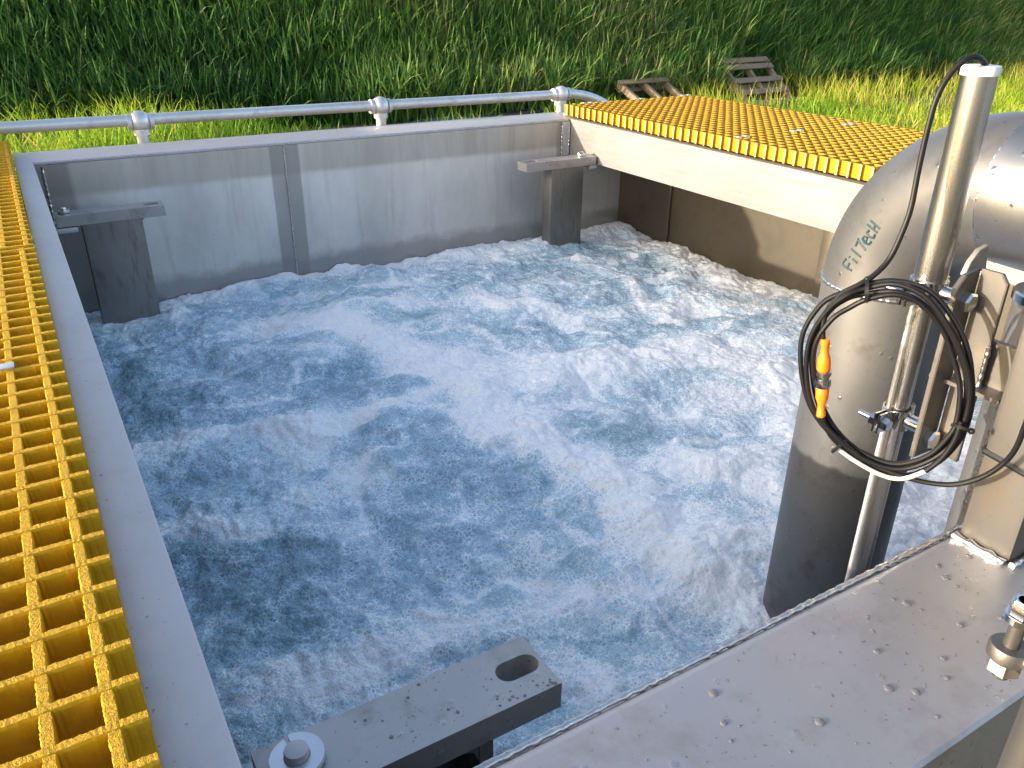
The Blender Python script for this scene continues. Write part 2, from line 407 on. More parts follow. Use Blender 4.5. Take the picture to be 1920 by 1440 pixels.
blades('ground_grass', np.stack([X, Yg, np.full(len(X), GZ-.04)], 1), H, .009+.011*rs.rand(len(X)), .25, .75, tint, M['ground_grass'], 6,
       'bright yellow green meadow grass on the ground between tank and bank')
# seed-head stalks
ns = 1500; X = 8+rs.rand(ns)*12; Yg = foot(X)-rs.rand(ns)*2.2
blades('seeding_grass', np.stack([X, Yg, np.full(ns, GZ)], 1), .35+.25*rs.rand(ns), np.full(ns, .007), .15, .5, .8+.2*rs.rand(ns), M['ground_grass'], 7,
       'pale seeding grass stalks standing up at the foot of the bank')
# hose on the ground
mb = MB()
mb.tube([Vector((4.2+t*3.2, 9.75+.12*math.sin(t*4)+t*.6, GZ+.04+.02*math.sin(t*9)))/U for t in np.linspace(0, 1, 24)], .045/U, 10)
tag(mb.build('hose', M['hose']), 'black hose lying on bare soil behind the railing', 'hose')

# pallets leaning on the foot of the bank
def pallet(px, py, dist, label, rot, tilt, nb_, wid=1.15, rows=None):
    c = at(px, py, dist/U)*U
    e = empty('wooden_pallet', label, 'pallet'); e.location = c
    e.rotation_euler = (R_(tilt), R_(rot[1]), R_(rot[0]))
    rr = random.Random(px)
    def bd(name, a, b_):
        o = MB().box([v/U for v in a], [v/U for v in b_], .003/U).build(name, M['wood'], e); return o
    for x in (-wid/2+.05, 0, wid/2-.05):
        bd('stringer', (x-.03, -.5, -.09), (x+.03, .5, .0))
    ys = rows or [-.45+.9*i/(nb_-1) for i in range(nb_)]
    for y in ys:
        bd('deck_board', (-wid/2+rr.uniform(-.01, .01), y-.05, .002), (wid/2+rr.uniform(-.01, .01), y+.05, .024))
    for y in (-.44, -.02, .42):
        bd('bottom_board', (-wid/2, y-.05, -.114), (wid/2, y+.05, -.092))
    return e
pallet(1422, 152, 14.5, 'weathered grey wooden pallet leaning on the grass bank, right of the other pallet', (4, 0), 40, 6,
       rows=[-.45, -.22, 0.02, .30, .44])
pallet(1240, 182, 12.6, 'brown wooden pallet half sunk in grass just behind the far edge of the yellow grating', (3, 0), 24, 3, .95, rows=[.43, -.1])

# ================================================================== TANK
WX0, WX1, XB = .0865, 4.135, 4.72       # inner left edge, beam face, recess back wall
Y0, Y1 = .71, 5.93                      # inner front edge, far wall face
tank = empty('steel_tank', 'open stainless steel aeration tank full of churning water', 'tank')
def part(name, mb_, mat, **kw):
    o = mb_.build(name, mat, tank); 
    if kw.get('label'): o['label'] = kw['label']
    return o
FT = .02
part('left_flange', MB().box((-.012, .38, -FT), (WX0, Y1-.003, 0), .003), M['flange'])
part('far_flange', MB().box((-.012, Y1, -FT), (4.34, 6.33, 0), .003), M['flange'])
# front flange with a rolled inner edge
fr = MB(); pf = [(.385, -.30), (.385, -.006), (.391, 0)]
pf += [(Y0-.03, 0)] + [(Y0-.03+.03*math.sin(a), -.03+.03*math.cos(a)) for a in np.linspace(.2, math.pi/2, 6)] + [(Y0, -.3)]
fr.prism(pf, 0, WX0+.002, 4.6)
part('front_flange', fr, M['flange_wet'])
# walls
part('far_wall', MB().box((-.01, Y1, -2.3), (XB+.06, Y1+.05, -FT-.002)), M['far_wall'])
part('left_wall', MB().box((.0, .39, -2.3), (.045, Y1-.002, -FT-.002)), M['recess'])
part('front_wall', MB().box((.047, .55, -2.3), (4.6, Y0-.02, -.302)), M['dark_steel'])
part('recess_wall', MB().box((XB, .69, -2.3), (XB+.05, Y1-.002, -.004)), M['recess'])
part('recess_shade_plate', MB().box((WX1+.04, 1.2, -.018), (XB-.002, Y1-.003, -.006)), M['recess'])  # unseen plate added under the grating to keep light out of the recess
part('side_beam', MB().prism([(WX1, -.312), (WX1, 0), (WX1+.075, 0), (WX1+.075, -.012), (WX1+.014, -.012), (WX1+.014, -.312)], 1, .72, Y1-.004, .002), M['beam'])
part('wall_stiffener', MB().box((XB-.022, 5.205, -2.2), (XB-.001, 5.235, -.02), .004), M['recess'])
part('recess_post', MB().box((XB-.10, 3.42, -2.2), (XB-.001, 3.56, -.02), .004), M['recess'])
part('corner_plate', MB().box((WX1-.075, Y1-.012, -.30), (WX1-.002, Y1-.001, -.022)), M['flange'])
# platform deck edge angle under right grating
part('deck_angle', MB().box((5.70, .7, -.14), (5.73, 6.2, .012), .002), M['flange'])
part('deck_cross_beam', MB().box((WX1+.08, 6.12, -.14), (5.72, 6.15, .012), .002), M['flange'])
def bead(pts, r, seed, mat='weld', name='weld_bead', n=8, amp=.35, per=.012, parent=None):
    """rope-like weld: little overlapping crescents along a line"""
    rr = random.Random(seed); P = [Vector(p) for p in pts]; out = []; rad = []
    for a, b_ in zip(P, P[1:]):
        L = (b_-a).length; k = max(2, int(L/(per/4)))
        for i in range(k):
            t = i/k; out.append(a.lerp(b_, t)+Vector([rr.uniform(-1, 1)*r*.12 for _ in range(3)]))
            ph = (i % 4)/4; rad.append(r*(1-amp*ph)*rr.uniform(.85, 1.15))
    return MB().tube(out, rad, n).build(name, M[mat], parent or tank, sharp=R_(80))
bead([(WX0+.02, Y0-.004, -.004), (4.4, Y0-.004, -.004)], .0065, 1, per=.028)
bead([(1.655, Y1-.004, -.03), (1.655, Y1-.004, -1.0)], .007, 2, per=.03)
bead([(WX1-.08, Y1-.008, -.03), (WX1-.08, Y1-.008, -.30)], .008, 3, per=.03)
bead([(WX1-.012, Y1-.016, -.03), (WX1-.012, Y1-.016, -.30)], .008, 4, per=.03)
bead([(.13, Y1-.004, -.03), (.115, Y1-.004, -.9)], .010, 5, per=.035)
bead([(WX0+.01, Y1+.001, -.010), (WX1, Y1+.001, -.010)], .0035, 6, per=.03)
# bottom
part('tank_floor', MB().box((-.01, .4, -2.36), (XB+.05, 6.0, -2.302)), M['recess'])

# ================================================================== WATER
WZ = -.955
def seg_d(x, y, pts):
    d = np.full(x.shape, 9.)
    for (ax, ay), (bx_, by_) in zip(pts, pts[1:]):
        vx, vy = bx_-ax, by_-ay; t = np.clip(((x-ax)*vx+(y-ay)*vy)/(vx*vx+vy*vy), 0, 1)
        d = np.minimum(d, np.hypot(x-ax-t*vx, y-ay-t*vy))
    return d
def wp(px, py):
    r = ray(px, py); t = (WZ-1)/r.z; return (r.x*t, r.y*t)
foam_lines = [([(330, 560), (480, 520), (600, 500), (760, 480), (900, 470), (1010, 455)], .16, .75),
              ([(620, 600), (760, 640), (870, 690), (1000, 700), (1150, 690), (1300, 660), (1430, 690), (1500, 720)], .22, 1.0),
              ([(870, 700), (900, 780), (1010, 830), (1120, 880), (1190, 960), (1260, 1010), (1330, 1060), (1400, 1120)], .17, 1.0),
              ([(230, 850), (400, 800), (560, 800), (700, 770), (850, 720)], .11, .75),
              ([(300, 1010), (450, 1000), (600, 930), (760, 890)], .10, .5),
              ([(450, 1290), (640, 1240), (850, 1150), (1100, 1100), (1290, 1090)], .11, .55),
              ([(520, 620), (700, 570), (900, 560), (1100, 590), (1300, 560), (1500, 600)], .14, .6),
              ([(1110, 430), (1250, 460), (1400, 520), (1530, 570)], .22, .8),
              ([(1250, 880), (1400, 900), (1470, 820), (1500, 740)], .14, .7),
              ([(1080, 480), (1170, 520), (1260, 600)], .10, .7),
              ([(1640, 1060), (1720, 1000), (1800, 930), (1850, 840)], .3, .8),
              ([(360, 700), (470, 650), (640, 660)], .09, .45)]
dark_spots = [((250, 720), .5, .8), ((300, 900), .35, .7), ((430, 1200), .45, .9), ((560, 1130), .25, .5), ((700, 850), .25, .45), ((640, 700), .3, .35),
              ((1180, 790), .3, .5), ((1020, 980), .3, .45), ((830, 1000), .3, .35), ((1200, 1150), .25, .5), ((430, 560), .3, .5), ((1180, 470), .35, .5),
              ((1290, 560), .2, .5), ((1440, 600), .22, .8), ((1000, 500), .25, .5), ((980, 590), .2, .35), ((820, 790), .12, .6), ((620, 950), .25, .4)]
def water():
    st = .0042
    xs = np.arange(.05*U, (XB-.001)*U, st); ys = np.arange((Y0-.10)*U, (Y1-.001)*U, st)
    X, Y = np.meshgrid(xs, ys, indexing='ij'); x, y = X/U, Y/U
    wx = x+.16*(fbm(x*3, y*3, 71, 4)-.5)+.05*(fbm(x*11, y*11, 72, 3)-.5); wy = y+.16*(fbm(x*3, y*3, 73, 4)-.5)+.05*(fbm(x*11, y*11, 74, 3)-.5)
    foam = np.zeros_like(x)
    for pts, wd, am in foam_lines:
        d = seg_d(wx, wy, [wp(*p) for p in pts]); foam = np.maximum(foam, am*np.exp(-(d/wd)**2))
    dark = np.zeros_like(x)
    for p, r, am in dark_spots:
        q = wp(*p); dark = np.maximum(dark, am*np.exp(-(((wx-q[0])**2+(wy-q[1])**2)/r**2)))
    f1 = fbm(wx*2.2, wy*2.2, 11, 6, .55); f2 = fbm(wx*6, wy*6, 12, 4, .5, True)
    edge_d = np.minimum(np.minimum(Y1-y, XB-x), np.minimum(np.hypot(x-2.095, y-1.365)-.177, np.hypot(x-.43, y-5.57)-.2))
    mask = .34+.80*foam-.30*dark+1.15*(f1-.5)+.42*(f2-.55)+.32*np.exp(-np.clip(edge_d, 0, 9)/.05)
    def crest(u_, v_, sd): return 1-np.abs(2*VN(sd)(u_, v_)-1)
    mask += .30*smooth(.78, 1.0, crest(wx*3.1+.4, wy*3.1, 91))+.16*smooth(.82, 1.0, crest(wx*7.3, wy*7.3+2, 92))-.07
    mask = np.clip(mask, 0, 1); mask = .05+.78*mask+.17*smooth(.18, .82, mask)
    boil = fbm(wx*1.5, wy*1.5, 51, 3, .45); lump = fbm(wx*4.5, wy*4.5, 52, 4, .5); rip = fbm(wx*17, wy*17, 53, 3, .55, True); fine = fbm(x*48, y*48, 54, 2, .5)
    edge = np.minimum(1, np.minimum(Y1-y, XB-x)/.5)
    pil = fbm(wx*8, wy*8, 55, 2, .5)*0+np.sqrt(np.abs(2*VN(56)(wx*9, wy*9)-1))*.65+np.sqrt(np.abs(2*VN(57)(wx*21+4, wy*21)-1))*.35
    z = WZ+(.005+.020*mask)*(pil-.6)+.17*(boil-.5)+.10*(lump-.5)+.011*(rip-.6)+.008*(fine-.5)+.03*(foam-.4)-.02*dark-.01*(1-edge)
    q = wp(1045, 450); dq = np.hypot(x-q[0], y-q[1]); z += .12*np.exp(-(dq/.09)**2)*(.6+.8*fine)+.05*np.exp(-(dq/.25)**2)
    i = np.arange(x.size).reshape(x.shape)
    f = np.stack([i[:-1, :-1].ravel(), i[1:, :-1].ravel(), i[1:, 1:].ravel(), i[:-1, 1:].ravel()], 1)
    me = mesh_np('water', np.stack([X.ravel(), Y.ravel(), (z*U).ravel()], 1), f)
    a = me.attributes.new('foam', 'FLOAT', 'POINT'); a.data.foreach_set('value', mask.ravel().astype(np.float32))
    mt, n, b = newmat('churning_water')
    at_ = n.nodes.new('ShaderNodeAttribute'); at_.attribute_name = 'foam'; fo = at_.outputs['Fac']
    g = n.nodes.new('ShaderNodeNewGeometry')
    def vor(scale, feat='F1', warp=0.0):
        v = n.nodes.new('ShaderNodeTexVoronoi'); v.feature = feat; v.inputs['Scale'].default_value = scale
        src = g.outputs['Position']
        if warp:
            nz = n.nodes.new('ShaderNodeTexNoise'); nz.inputs['Scale'].default_value = scale*.4; n.links.new(src, nz.inputs['Vector'])
            vm = n.nodes.new('ShaderNodeVectorMath'); vm.operation = 'MULTIPLY_ADD'; vm.inputs[1].default_value = (warp/scale,)*3
            n.links.new(nz.outputs['Color'], vm.inputs[0]); n.links.new(src, vm.inputs[2]); src = vm.outputs[0]
        n.links.new(src, v.inputs['Vector']); return v
    v1 = vor(105, 'DISTANCE_TO_EDGE', 1.6); v2 = vor(205, 'DISTANCE_TO_EDGE', 1.2); v3 = vor(42, 'DISTANCE_TO_EDGE', 2.6); c1 = vor(105, 'F1', 1.6); c2 = vor(205, 'F1', 1.2)
    def line(v, w_): return ramp(n, v.outputs['Distance'], [(0.0, 1.0), (w_, 0.0)]).outputs[0]
    r1 = line(v1, .16); r2 = line(v2, .2); r3 = line(v3, .05)
    nz1 = noise(n, 55, 5, .65); gate1 = ramp(n, noise(n, 26, 3, .6), [(.38, 0.0), (.62, 1.0)]).outputs[0]
    gate2 = ramp(n, noise(n, 90, 3, .6), [(.35, .1), (.65, 1.0)]).outputs[0]
    fac = math_(n, 'ADD', fo, math_(n, 'MULTIPLY', math_(n, 'SUBTRACT', nz1, .5), .5))
    fac = math_(n, 'ADD', fac, math_(n, 'MULTIPLY', math_(n, 'SUBTRACT', math_(n, 'MULTIPLY', r1, gate1), .12), .50))
    fac = math_(n, 'ADD', fac, math_(n, 'MULTIPLY', math_(n, 'SUBTRACT', math_(n, 'MULTIPLY', r2, gate2), .15), .40))
    fac = math_(n, 'ADD', fac, math_(n, 'MULTIPLY', math_(n, 'MULTIPLY', r3, gate1), .22))
    glints_ = math_(n, 'MULTIPLY', ramp(n, noise(n, 330, 2, .5), [(.63, 0.0), (.69, 1.0)]).outputs[0], ramp(n, noise(n, 14, 4, .7), [(.48, 0.0), (.6, 1.0)]).outputs[0])  # white flecks paint bright glints into the water colour
    fac = math_(n, 'ADD', fac, math_(n, 'MULTIPLY', glints_, .8))
    rp = ramp(n, fac, [(0.0, (.23, .36, .44)), (.2, (.34, .50, .61)), (.48, (.52, .68, .78)), (.9, (.93, .96, .98))])
    cells = math_(n, 'ADD', math_(n, 'MULTIPLY', r1, .5), math_(n, 'MULTIPLY', r2, .5))
    cc_ = ramp(n, cells, [(.0, (.76, .84, .90)), (.45, (1.0, 1.0, 1.0))]).outputs[0]
    colw = mixc(n, .8, rp.outputs[0], cc_, 'MULTIPLY')
    n.links.new(colw, b.inputs['Base Color'])
    n.links.new(ramp(n, fac, [(.2, .10), (.8, .38)]).outputs[0], b.inputs['Roughness'])
    b.inputs['IOR'].default_value = 1.33; b.inputs['Specular IOR Level'].default_value = .5
    b.inputs['Subsurface Weight'].default_value = .0
    h = math_(n, 'ADD', math_(n, 'MULTIPLY', c1.outputs['Distance'], -.9), math_(n, 'MULTIPLY', c2.outputs['Distance'], -.35))
    h = math_(n, 'ADD', h, math_(n, 'MULTIPLY', noise(n, 70, 4, .6, dist=1.5), 2.2))
    bump(n, b, h, .42, .005)
    o = link('water', me, None, mt, True); tag(o, kind='structure'); return o
water()
# bubbles and splashes
def bubble_mat():
    mt, n, b = newmat('bubble_film')
    b.inputs['Base Color'].default_value = (.86, .92, .97, 1); b.inputs['Roughness'].default_value = .05
    b.inputs['IOR'].default_value = 1.33
    tr = n.nodes.new('ShaderNodeBsdfTransparent'); mx = n.nodes.new('ShaderNodeMixShader')
    lw = n.nodes.new('ShaderNodeLayerWeight'); lw.inputs[0].default_value = .35
    n.links.new(ramp(n, lw.outputs['Facing'], [(.25, .06), (.85, .75)]).outputs[0], mx.inputs[0])
    n.links.new(tr.outputs[0], mx.inputs[1]); n.links.new(b.outputs[0], mx.inputs[2]); n.links.new(mx.outputs[0], n.nodes['Material Output'].inputs[0])
    return mt
M['bubble'] = bubble_mat()
wobj = bpy.data.objects['water']
def scatter_domes(name, P, R, mat, squash=1.0, seed=1, segs=8, rings_=3, full=False):
    t = [];
    lat = np.linspace(0, math.pi/2 if not full else math.pi, rings_+1)[1:]
    V = [(0, 0, 1.)]
    for a in lat:
        for k in range(segs): V.append((math.sin(a)*math.cos(2*math.pi*k/segs), math.sin(a)*math.sin(2*math.pi*k/segs), math.cos(a)))
    V = np.array(V); F_ = []
    for k in range(segs): F_.append((0, 1+k, 1+(k+1) % segs))
    for r in range(rings_-1):
        for k in range(segs):
            a = 1+r*segs+k; b_ = 1+r*segs+(k+1) % segs; F_ += [(a, a+segs, b_), (b_, a+segs, b_+segs)]
    F_ = np.array(F_); V[:, 2] *= squash
    co = (P[:, None, :]+V[None]*R[:, None, None]).reshape(-1, 3)
    f = (F_[None]+(np.arange(len(P))*len(V))[:, None, None]).reshape(-1, 3)
    me = mesh_np(name, co, f); return link(name, me, None, mat, True)
wm = wobj.data; nv = len(wm.vertices); wc = np.empty(nv*3, np.float32); wm.vertices.foreach_get('co', wc); wc = wc.reshape(-1, 3)
fo_ = np.empty(nv, np.float32); wm.attributes['foam'].data.foreach_get('value', fo_)
rs = np.random.RandomState(8)
d_ = np.hypot(wc[:, 0], wc[:, 1]); pr = np.exp(-d_/.9)*np.clip(1.1-fo_, .08, 1); pr /= pr.sum()
idx = rs.choice(nv, 14000, p=pr)
P = wc[idx]+np.concatenate([rs.uniform(-.002, .002, (len(idx), 2)), np.zeros((len(idx), 1))], 1)
Rr = .0016+.0030*rs.rand(len(idx))**2.2
o = scatter_domes('bubbles', P.astype(float), Rr, M['bubble'], .9)
tag(o, 'clear round bubbles floating on the churning water', 'bubbles', kind='stuff')

# ================================================================== GRATINGS
def grating(name, label, x0, x1, y0, y1, ztop, zbot, px_, py_, xoff, mat, teeth_side=None, group=None):
    e = empty(name, label, 'grating', group=group)
    grit_ = .2 if teeth_side else .0045
    t = .0165                                  # bar thickness at top
    def bar_mesh(L, axis, zt, endmat):
        """bar with slightly tapered section running 0..L along axis, gritty uneven top edges"""
        mb = MB(); bm = mb.bm; rr = random.Random(int(L*1000)+axis); w_ = t*(1.12 if axis else 1.0)
        prof = [(-w_*.36, zbot), (w_*.36, zbot), (w_*.5, zt-.006), (w_*.40, zt), (-w_*.40, zt), (-w_*.5, zt-.006)]
        ns_ = max(2, int(L/grit_)); rows = []
        for i in range(ns_+1):
            row = []
            for k_, (a, z) in enumerate(prof):
                if k_ > 1 and grit_ < .1: a += rr.uniform(-1, 1)*.0010; z += rr.uniform(-1, .6)*.0006
                row.append(bm.verts.new((L*i/ns_, a, z) if axis == 0 else (a, L*i/ns_, z)))
            rows.append(row)
        f0 = bm.faces.new(rows[0]); f1 = bm.faces.new(rows[-1][::-1]); f0.material_index = 1; f1.material_index = 1
        for A, Bv in zip(rows, rows[1:]):
            for i in range(6): bm.faces.new((A[i], Bv[i], Bv[(i+1) % 6], A[(i+1) % 6]))
        bmesh.ops.recalc_face_normals(bm, faces=bm.faces[:])
        me = mb.mesh('bar'); me.materials.append(mat); me.materials.append(endmat); return me
    mx_ = bar_mesh(x1-x0, 0, ztop, M['frp_cut'] if teeth_side else mat); my_ = bar_mesh(y1-y0, 1, ztop-.0016, mat)
    n_ = int((y1-y0-.01)/py_)+1; k = 0
    for i in range(n_):
        o = bpy.data.objects.new('cross_bar', mx_); COL.objects.link(o); o.parent = e; o.location = (x0*U, (y0+.012+i*py_)*U, 0)
    x = x0+xoff if xoff > 0 else x0
    while x < x1-.005:
        o = bpy.data.objects.new('long_bar', my_); COL.objects.link(o); o.parent = e; o.location = (x*U, y0*U, 0); x += px_
    return e
def clip(name, x, y, z, label, parent, double=True):
    e = empty(name, label, 'grating clip')
    mb = MB()
    for dx in ((-.037, .037) if double else (0,)):
        mb.box((x+dx-.019, y-.018, z), (x+dx+.019, y+.018, z+.005), .001)
        mb.box((x+dx-.019, y-.018, z-.012), (x+dx+.019, y-.0155, z), 0)
    mb.build('clip_plate', M['silver'], e)
    if double:
        MB().box((x-.02, y-.009, z-.035), (x+.02, y+.009, z-.030)).build('clip_saddle', M['silver'], e)
        MB().lathe([(.007, 0), (.007, .006), (.004, .007)], (x, y, z-.029), n=6).build('clip_screw', M['silver'], e)
    return e
lg = 'yellow gratings of the left walkway'; rg_ = 'yellow gratings of the right deck'
grating('yellow_grating', 'yellow square mesh grating on the left, near panel with large holes at the bottom left', -1.0, -.012, .30, 3.60, .08, .002, .0797, .0815, 1.0-.012-.0445-11*.0797, M['frp'], group=lg)
grating('yellow_grating', 'yellow square mesh grating on the left, far panel ending at the far rim corner', -1.0, -.016, 3.612, 6.36, .082, .002, .0797, .0815, 1.0-.016-.022-11*.0797, M['frp'], group=lg)
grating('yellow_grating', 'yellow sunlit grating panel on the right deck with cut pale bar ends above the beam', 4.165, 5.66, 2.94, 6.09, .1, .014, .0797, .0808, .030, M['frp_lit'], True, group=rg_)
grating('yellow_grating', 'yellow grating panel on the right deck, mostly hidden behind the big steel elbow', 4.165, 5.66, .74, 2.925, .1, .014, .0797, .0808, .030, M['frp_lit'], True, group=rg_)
for (x, y, lb) in ((4.395, 6.045, 'silver grating clip nearest the handrail bend, far left corner of the right grating'), (4.97, 6.058, 'silver grating clip in the middle of the far edge of the right grating'),
               (5.548, 6.075, 'silver grating clip at the far right corner of the right grating, before the brown pallet'), (4.276, 4.08, 'silver grating clip near the tank side of the right grating, closest to the beam'),
               (4.815, 4.083, 'silver grating clip on the right grating, middle of the row nearer the elbow'), (5.40, 4.11, 'silver grating clip on the right grating nearest the sunny ground grass')):
    clip('grating_clip', x, y, .101, lb, None)
clip('grating_clip', -.143, 2.367, .0825, 'small silver clip on the left walkway grating at the picture edge', None, False)

# ================================================================== HANDRAIL
hr = empty('handrail', 'galvanised tubular handrail with ball joints beyond the far rim', 'handrail')
RY, RZ, RR = 6.47, .128, .040
pts = [(-1.6, RY, RZ+.02), (0, RY, RZ+.015), (4.40, RY, RZ)]
pts += [(4.40+.62*math.sin(a)*1.0, RY-.10*(1-math.cos(a)), RZ+.005-.30*(1-math.cos(a))) for a in np.linspace(.15, 1.5, 14)]
pts += [(5.04, RY-.1, -.6), (5.05, RY-.1, -1.5)]
MB().tube(pts, RR, 20).build('rail_tube', M['galv'], hr)
for x in (-.95, .812, 2.633, 4.40):
    MB().sphere((x, RY, RZ), .074, 28, 18).lathe([(.056, -.086), (.056, -.06)], (x, RY, RZ), (1, 0, 0)).lathe([(.056, .06), (.056, .086)], (x, RY, RZ), (1, 0, 0)).lathe([(.056, -.09), (.056, -.05)], (x, RY, RZ), (0, 0, 1)).build('ball_joint', M['galv'], hr)
    MB().tube([(x, RY, RZ-.06), (x, RY, -2.4)], .040, 18).build('rail_post', M['galv'], hr)

# ================================================================== GUIDE BRACKETS
def bracket(label, ax0, ax1, y0, y1, zt, px0, px1, recessed=False, slot_x=None, bolt_x=None, washer=False, lift=0.0):
    e = empty('guide_bracket', label, 'bracket')
    th = .066
    # arm plate with oblong slot
    bm = bmesh.new(); n = 10; sx0, sx1 = slot_x; sr = .026; yc = (y0+y1)/2+.004
    def arc(cx, a0, a1): return [(cx+sr*math.cos(a), yc+sr*math.sin(a)) for a in np.linspace(a0, a1, n)]
    hole = arc(sx1, -math.pi/2, math.pi/2)+arc(sx0, math.pi/2, 3*math.pi/2)
    m_ = len(hole)
    mb = MB(); bm = mb.bm
    rect = [(ax0, y0), (ax1, y0), (ax1, y1), (ax0, y1)]
    # outer ring resampled so faces bridge cleanly
    outer = []
    for (hx, hy) in hole:
        # project hole point radially onto a rectangle round the slot
        cx = (sx0+sx1)/2; dx, dy = hx-cx, hy-yc
        bx0, bx1, by0, by1 = max(ax0, sx0-.06), min(ax1, sx1+.06), y0, y1
        tx = ((bx1-cx)/dx if dx > 1e-6 else ((bx0-cx)/dx if dx < -1e-6 else 1e9)); ty = ((by1-yc)/dy if dy > 1e-6 else ((by0-yc)/dy if dy < -1e-6 else 1e9))
        t = min(tx, ty); outer.append((cx+dx*t, yc+dy*t))
    for z, flip in ((zt, False), (zt-th, True)):
        H_ = [bm.verts.new((p[0], p[1], z)) for p in hole]; O_ = [bm.verts.new((p[0], p[1], z)) for p in outer]
        for i in range(m_):
            j = (i+1) % m_; bm.faces.new((H_[i], H_[j], O_[j], O_[i]))
        # corner fills
        for cxr, cyr in ((bx0, by0), (bx1, by0), (bx1, by1), (bx0, by1)):
            best = None
            for i in range(m_):
                a, b_ = outer[i], outer[(i+1) % m_]
                on = lambda p, c, v: abs(p[c]-v) < 1e-6
                if (on(a, 0, cxr) and on(b_, 1, cyr)) or (on(a, 1, cyr) and on(b_, 0, cxr)): best = i
            if best is not None:
                cv = bm.verts.new((cxr, cyr, z)); bm.faces.new((O_[best], O_[(best+1) % m_], cv))
        if not flip: Ht, Ot = H_, O_
        else:
            for i in range(m_):
                j = (i+1) % m_; bm.faces.new((Ht[i], Ht[j], H_[j], H_[i]))
    # outer side walls of the slotted block
    for a, b_ in (((bx1, y0), (bx1, y1)), ((bx1, y1), (bx0, y1)), ((bx1, y0), (bx0, y0)), ((bx0, y0), (bx0, y1))):
        if a[0] == b_[0] == bx0 and bx0 > ax0: continue
        q = [bm.verts.new((*p, z)) for p, z in ((a, zt), (b_, zt), (b_, zt-th), (a, zt-th))]; bm.faces.new(q)
    if bx0 > ax0:
        for face in ([(ax0, y0, zt), (bx0, y0, zt), (bx0, y1, zt), (ax0, y1, zt)], [(ax0, y0, zt-th), (bx0, y0, zt-th), (bx0, y1, zt-th), (ax0, y1, zt-th)],
                     [(ax0, y0, zt), (bx0, y0, zt), (bx0, y0, zt-th), (ax0, y0, zt-th)], [(ax0, y1, zt), (bx0, y1, zt), (bx0, y1, zt-th), (ax0, y1, zt-th)],
                     [(ax0, y0, zt), (ax0, y1, zt), (ax0, y1, zt-th), (ax0, y0, zt-th)]):
            bm.faces.new([bm.verts.new(p) for p in face])
    if bx1 < ax1:
        for face in ([(bx1, y0, zt), (ax1, y0, zt), (ax1, y1, zt), (bx1, y1, zt)], [(bx1, y0, zt-th), (ax1, y0, zt-th), (ax1, y1, zt-th), (bx1, y1, zt-th)],
                     [(bx1, y0, zt), (ax1, y0, zt), (ax1, y0, zt-th), (bx1, y0, zt-th)], [(bx1, y1, zt), (ax1, y1, zt), (ax1, y1, zt-th), (bx1, y1, zt-th)],
                     [(ax1, y0, zt), (ax1, y1, zt), (ax1, y1, zt-th), (ax1, y0, zt-th)]):
            bm.faces.new([bm.verts.new(p) for p in face])
    bmesh.ops.remove_doubles(bm, verts=bm.verts[:], dist=1e-5); bmesh.ops.recalc_face_normals(bm, faces=bm.faces[:])
    mb.build('arm', M['arm'], e, sharp=R_(30))
    # pile / guide column
    col = MB(); zb = -2.2; tq = .03
    if recessed:
        col.box((px0, y0+.004, zb), (px0+tq, y1-.004, zt-th-.001)); col.box((px1-tq, y0+.004, zb), (px1, y1-.004, zt-th-.001))
        col.box((px0+tq, y1-.034, zb), (px1-tq, y1-.006, zt-th-.001))
        col.prism([(px1-tq-.05, zt-th-.001), (px1-tq, zt-th-.001), (px1-tq, zt-th-.05), (px1-tq-.012, zt-th-.018)], 1, y0+.006, y1-.04)
    else:
        col.box((px0, y0+.003, zb), (px1, y1-.004, zt-th-.001), .006)
    col.build('guide_post', M['dark_steel'], e)
    # gusset fillets under the arm
    for s_, xx in ((-1, px0), (1, px1)):
        MB().prism([(xx, zt-th-.001), (xx+s_*.02, zt-th-.001), (xx+s_*.006, zt-th-.006), (xx, zt-th-.02)], 1, y0+.01, y1-.01).build('gusset', M['dark_steel'], e)
    # bolt: split washer + hex bolt
    bx, byc = bolt_x, (y0+y1)/2+.01
    r0, r1 = (.0235, .048) if washer else (.018, .034)
    ws = MB(); bm = ws.bm; k = 40; a0, a1 = (1.78, 1.78+2*math.pi-.16) if washer else (2.4, 2.4+2*math.pi-.3); rows = []
    for i in range(k+1):
        a = a0+(a1-a0)*i/k; zz = .004+.006*i/k; c, s2 = math.cos(a), math.sin(a)
        rows.append([bm.verts.new((bx+c*r, byc+s2*r, zt+z)) for r, z in ((r0, zz), (r1, zz), (r1, zz+.012), (r0, zz+.012))])
    for A, Bq in zip(rows, rows[1:]):
        for j in range(4): bm.faces.new((A[j], A[(j+1) % 4], Bq[(j+1) % 4], Bq[j]))
    bm.faces.new(rows[0]); bm.faces.new(rows[-1][::-1]); bmesh.ops.recalc_face_normals(bm, faces=bm.faces[:])
    ws.build('spring_washer', M['silver'], e, sharp=R_(30))
    rb = .0225 if washer else .017
    MB().lathe([(rb, 0), (rb, .028), (rb*.93, .033), (rb*.5, .035)], (bx, byc, zt+.001), n=6 if not washer else 20).build('bolt', M['chrome' if not washer else 'flange'], e)
    return e
bracket('left rear guide bracket, dark post in the water with slotted arm along the far wall', .125, .742, 5.50, 5.64, -.252, .255, .60, slot_x=(.655, .695), bolt_x=.18)
b2 = bracket('right rear guide bracket, narrow dark post under the grating beam corner', 3.44, 4.115, 5.50, 5.64, -.245, 3.68, 3.995, slot_x=(3.50, 3.56), bolt_x=4.02)
bracket('front guide bracket at the bottom of the picture with large oblong slot and split washer', .128, .703, .962, 1.112, -.24, .25, .548, recessed=True, slot_x=(.625, .668), bolt_x=.195, washer=True)
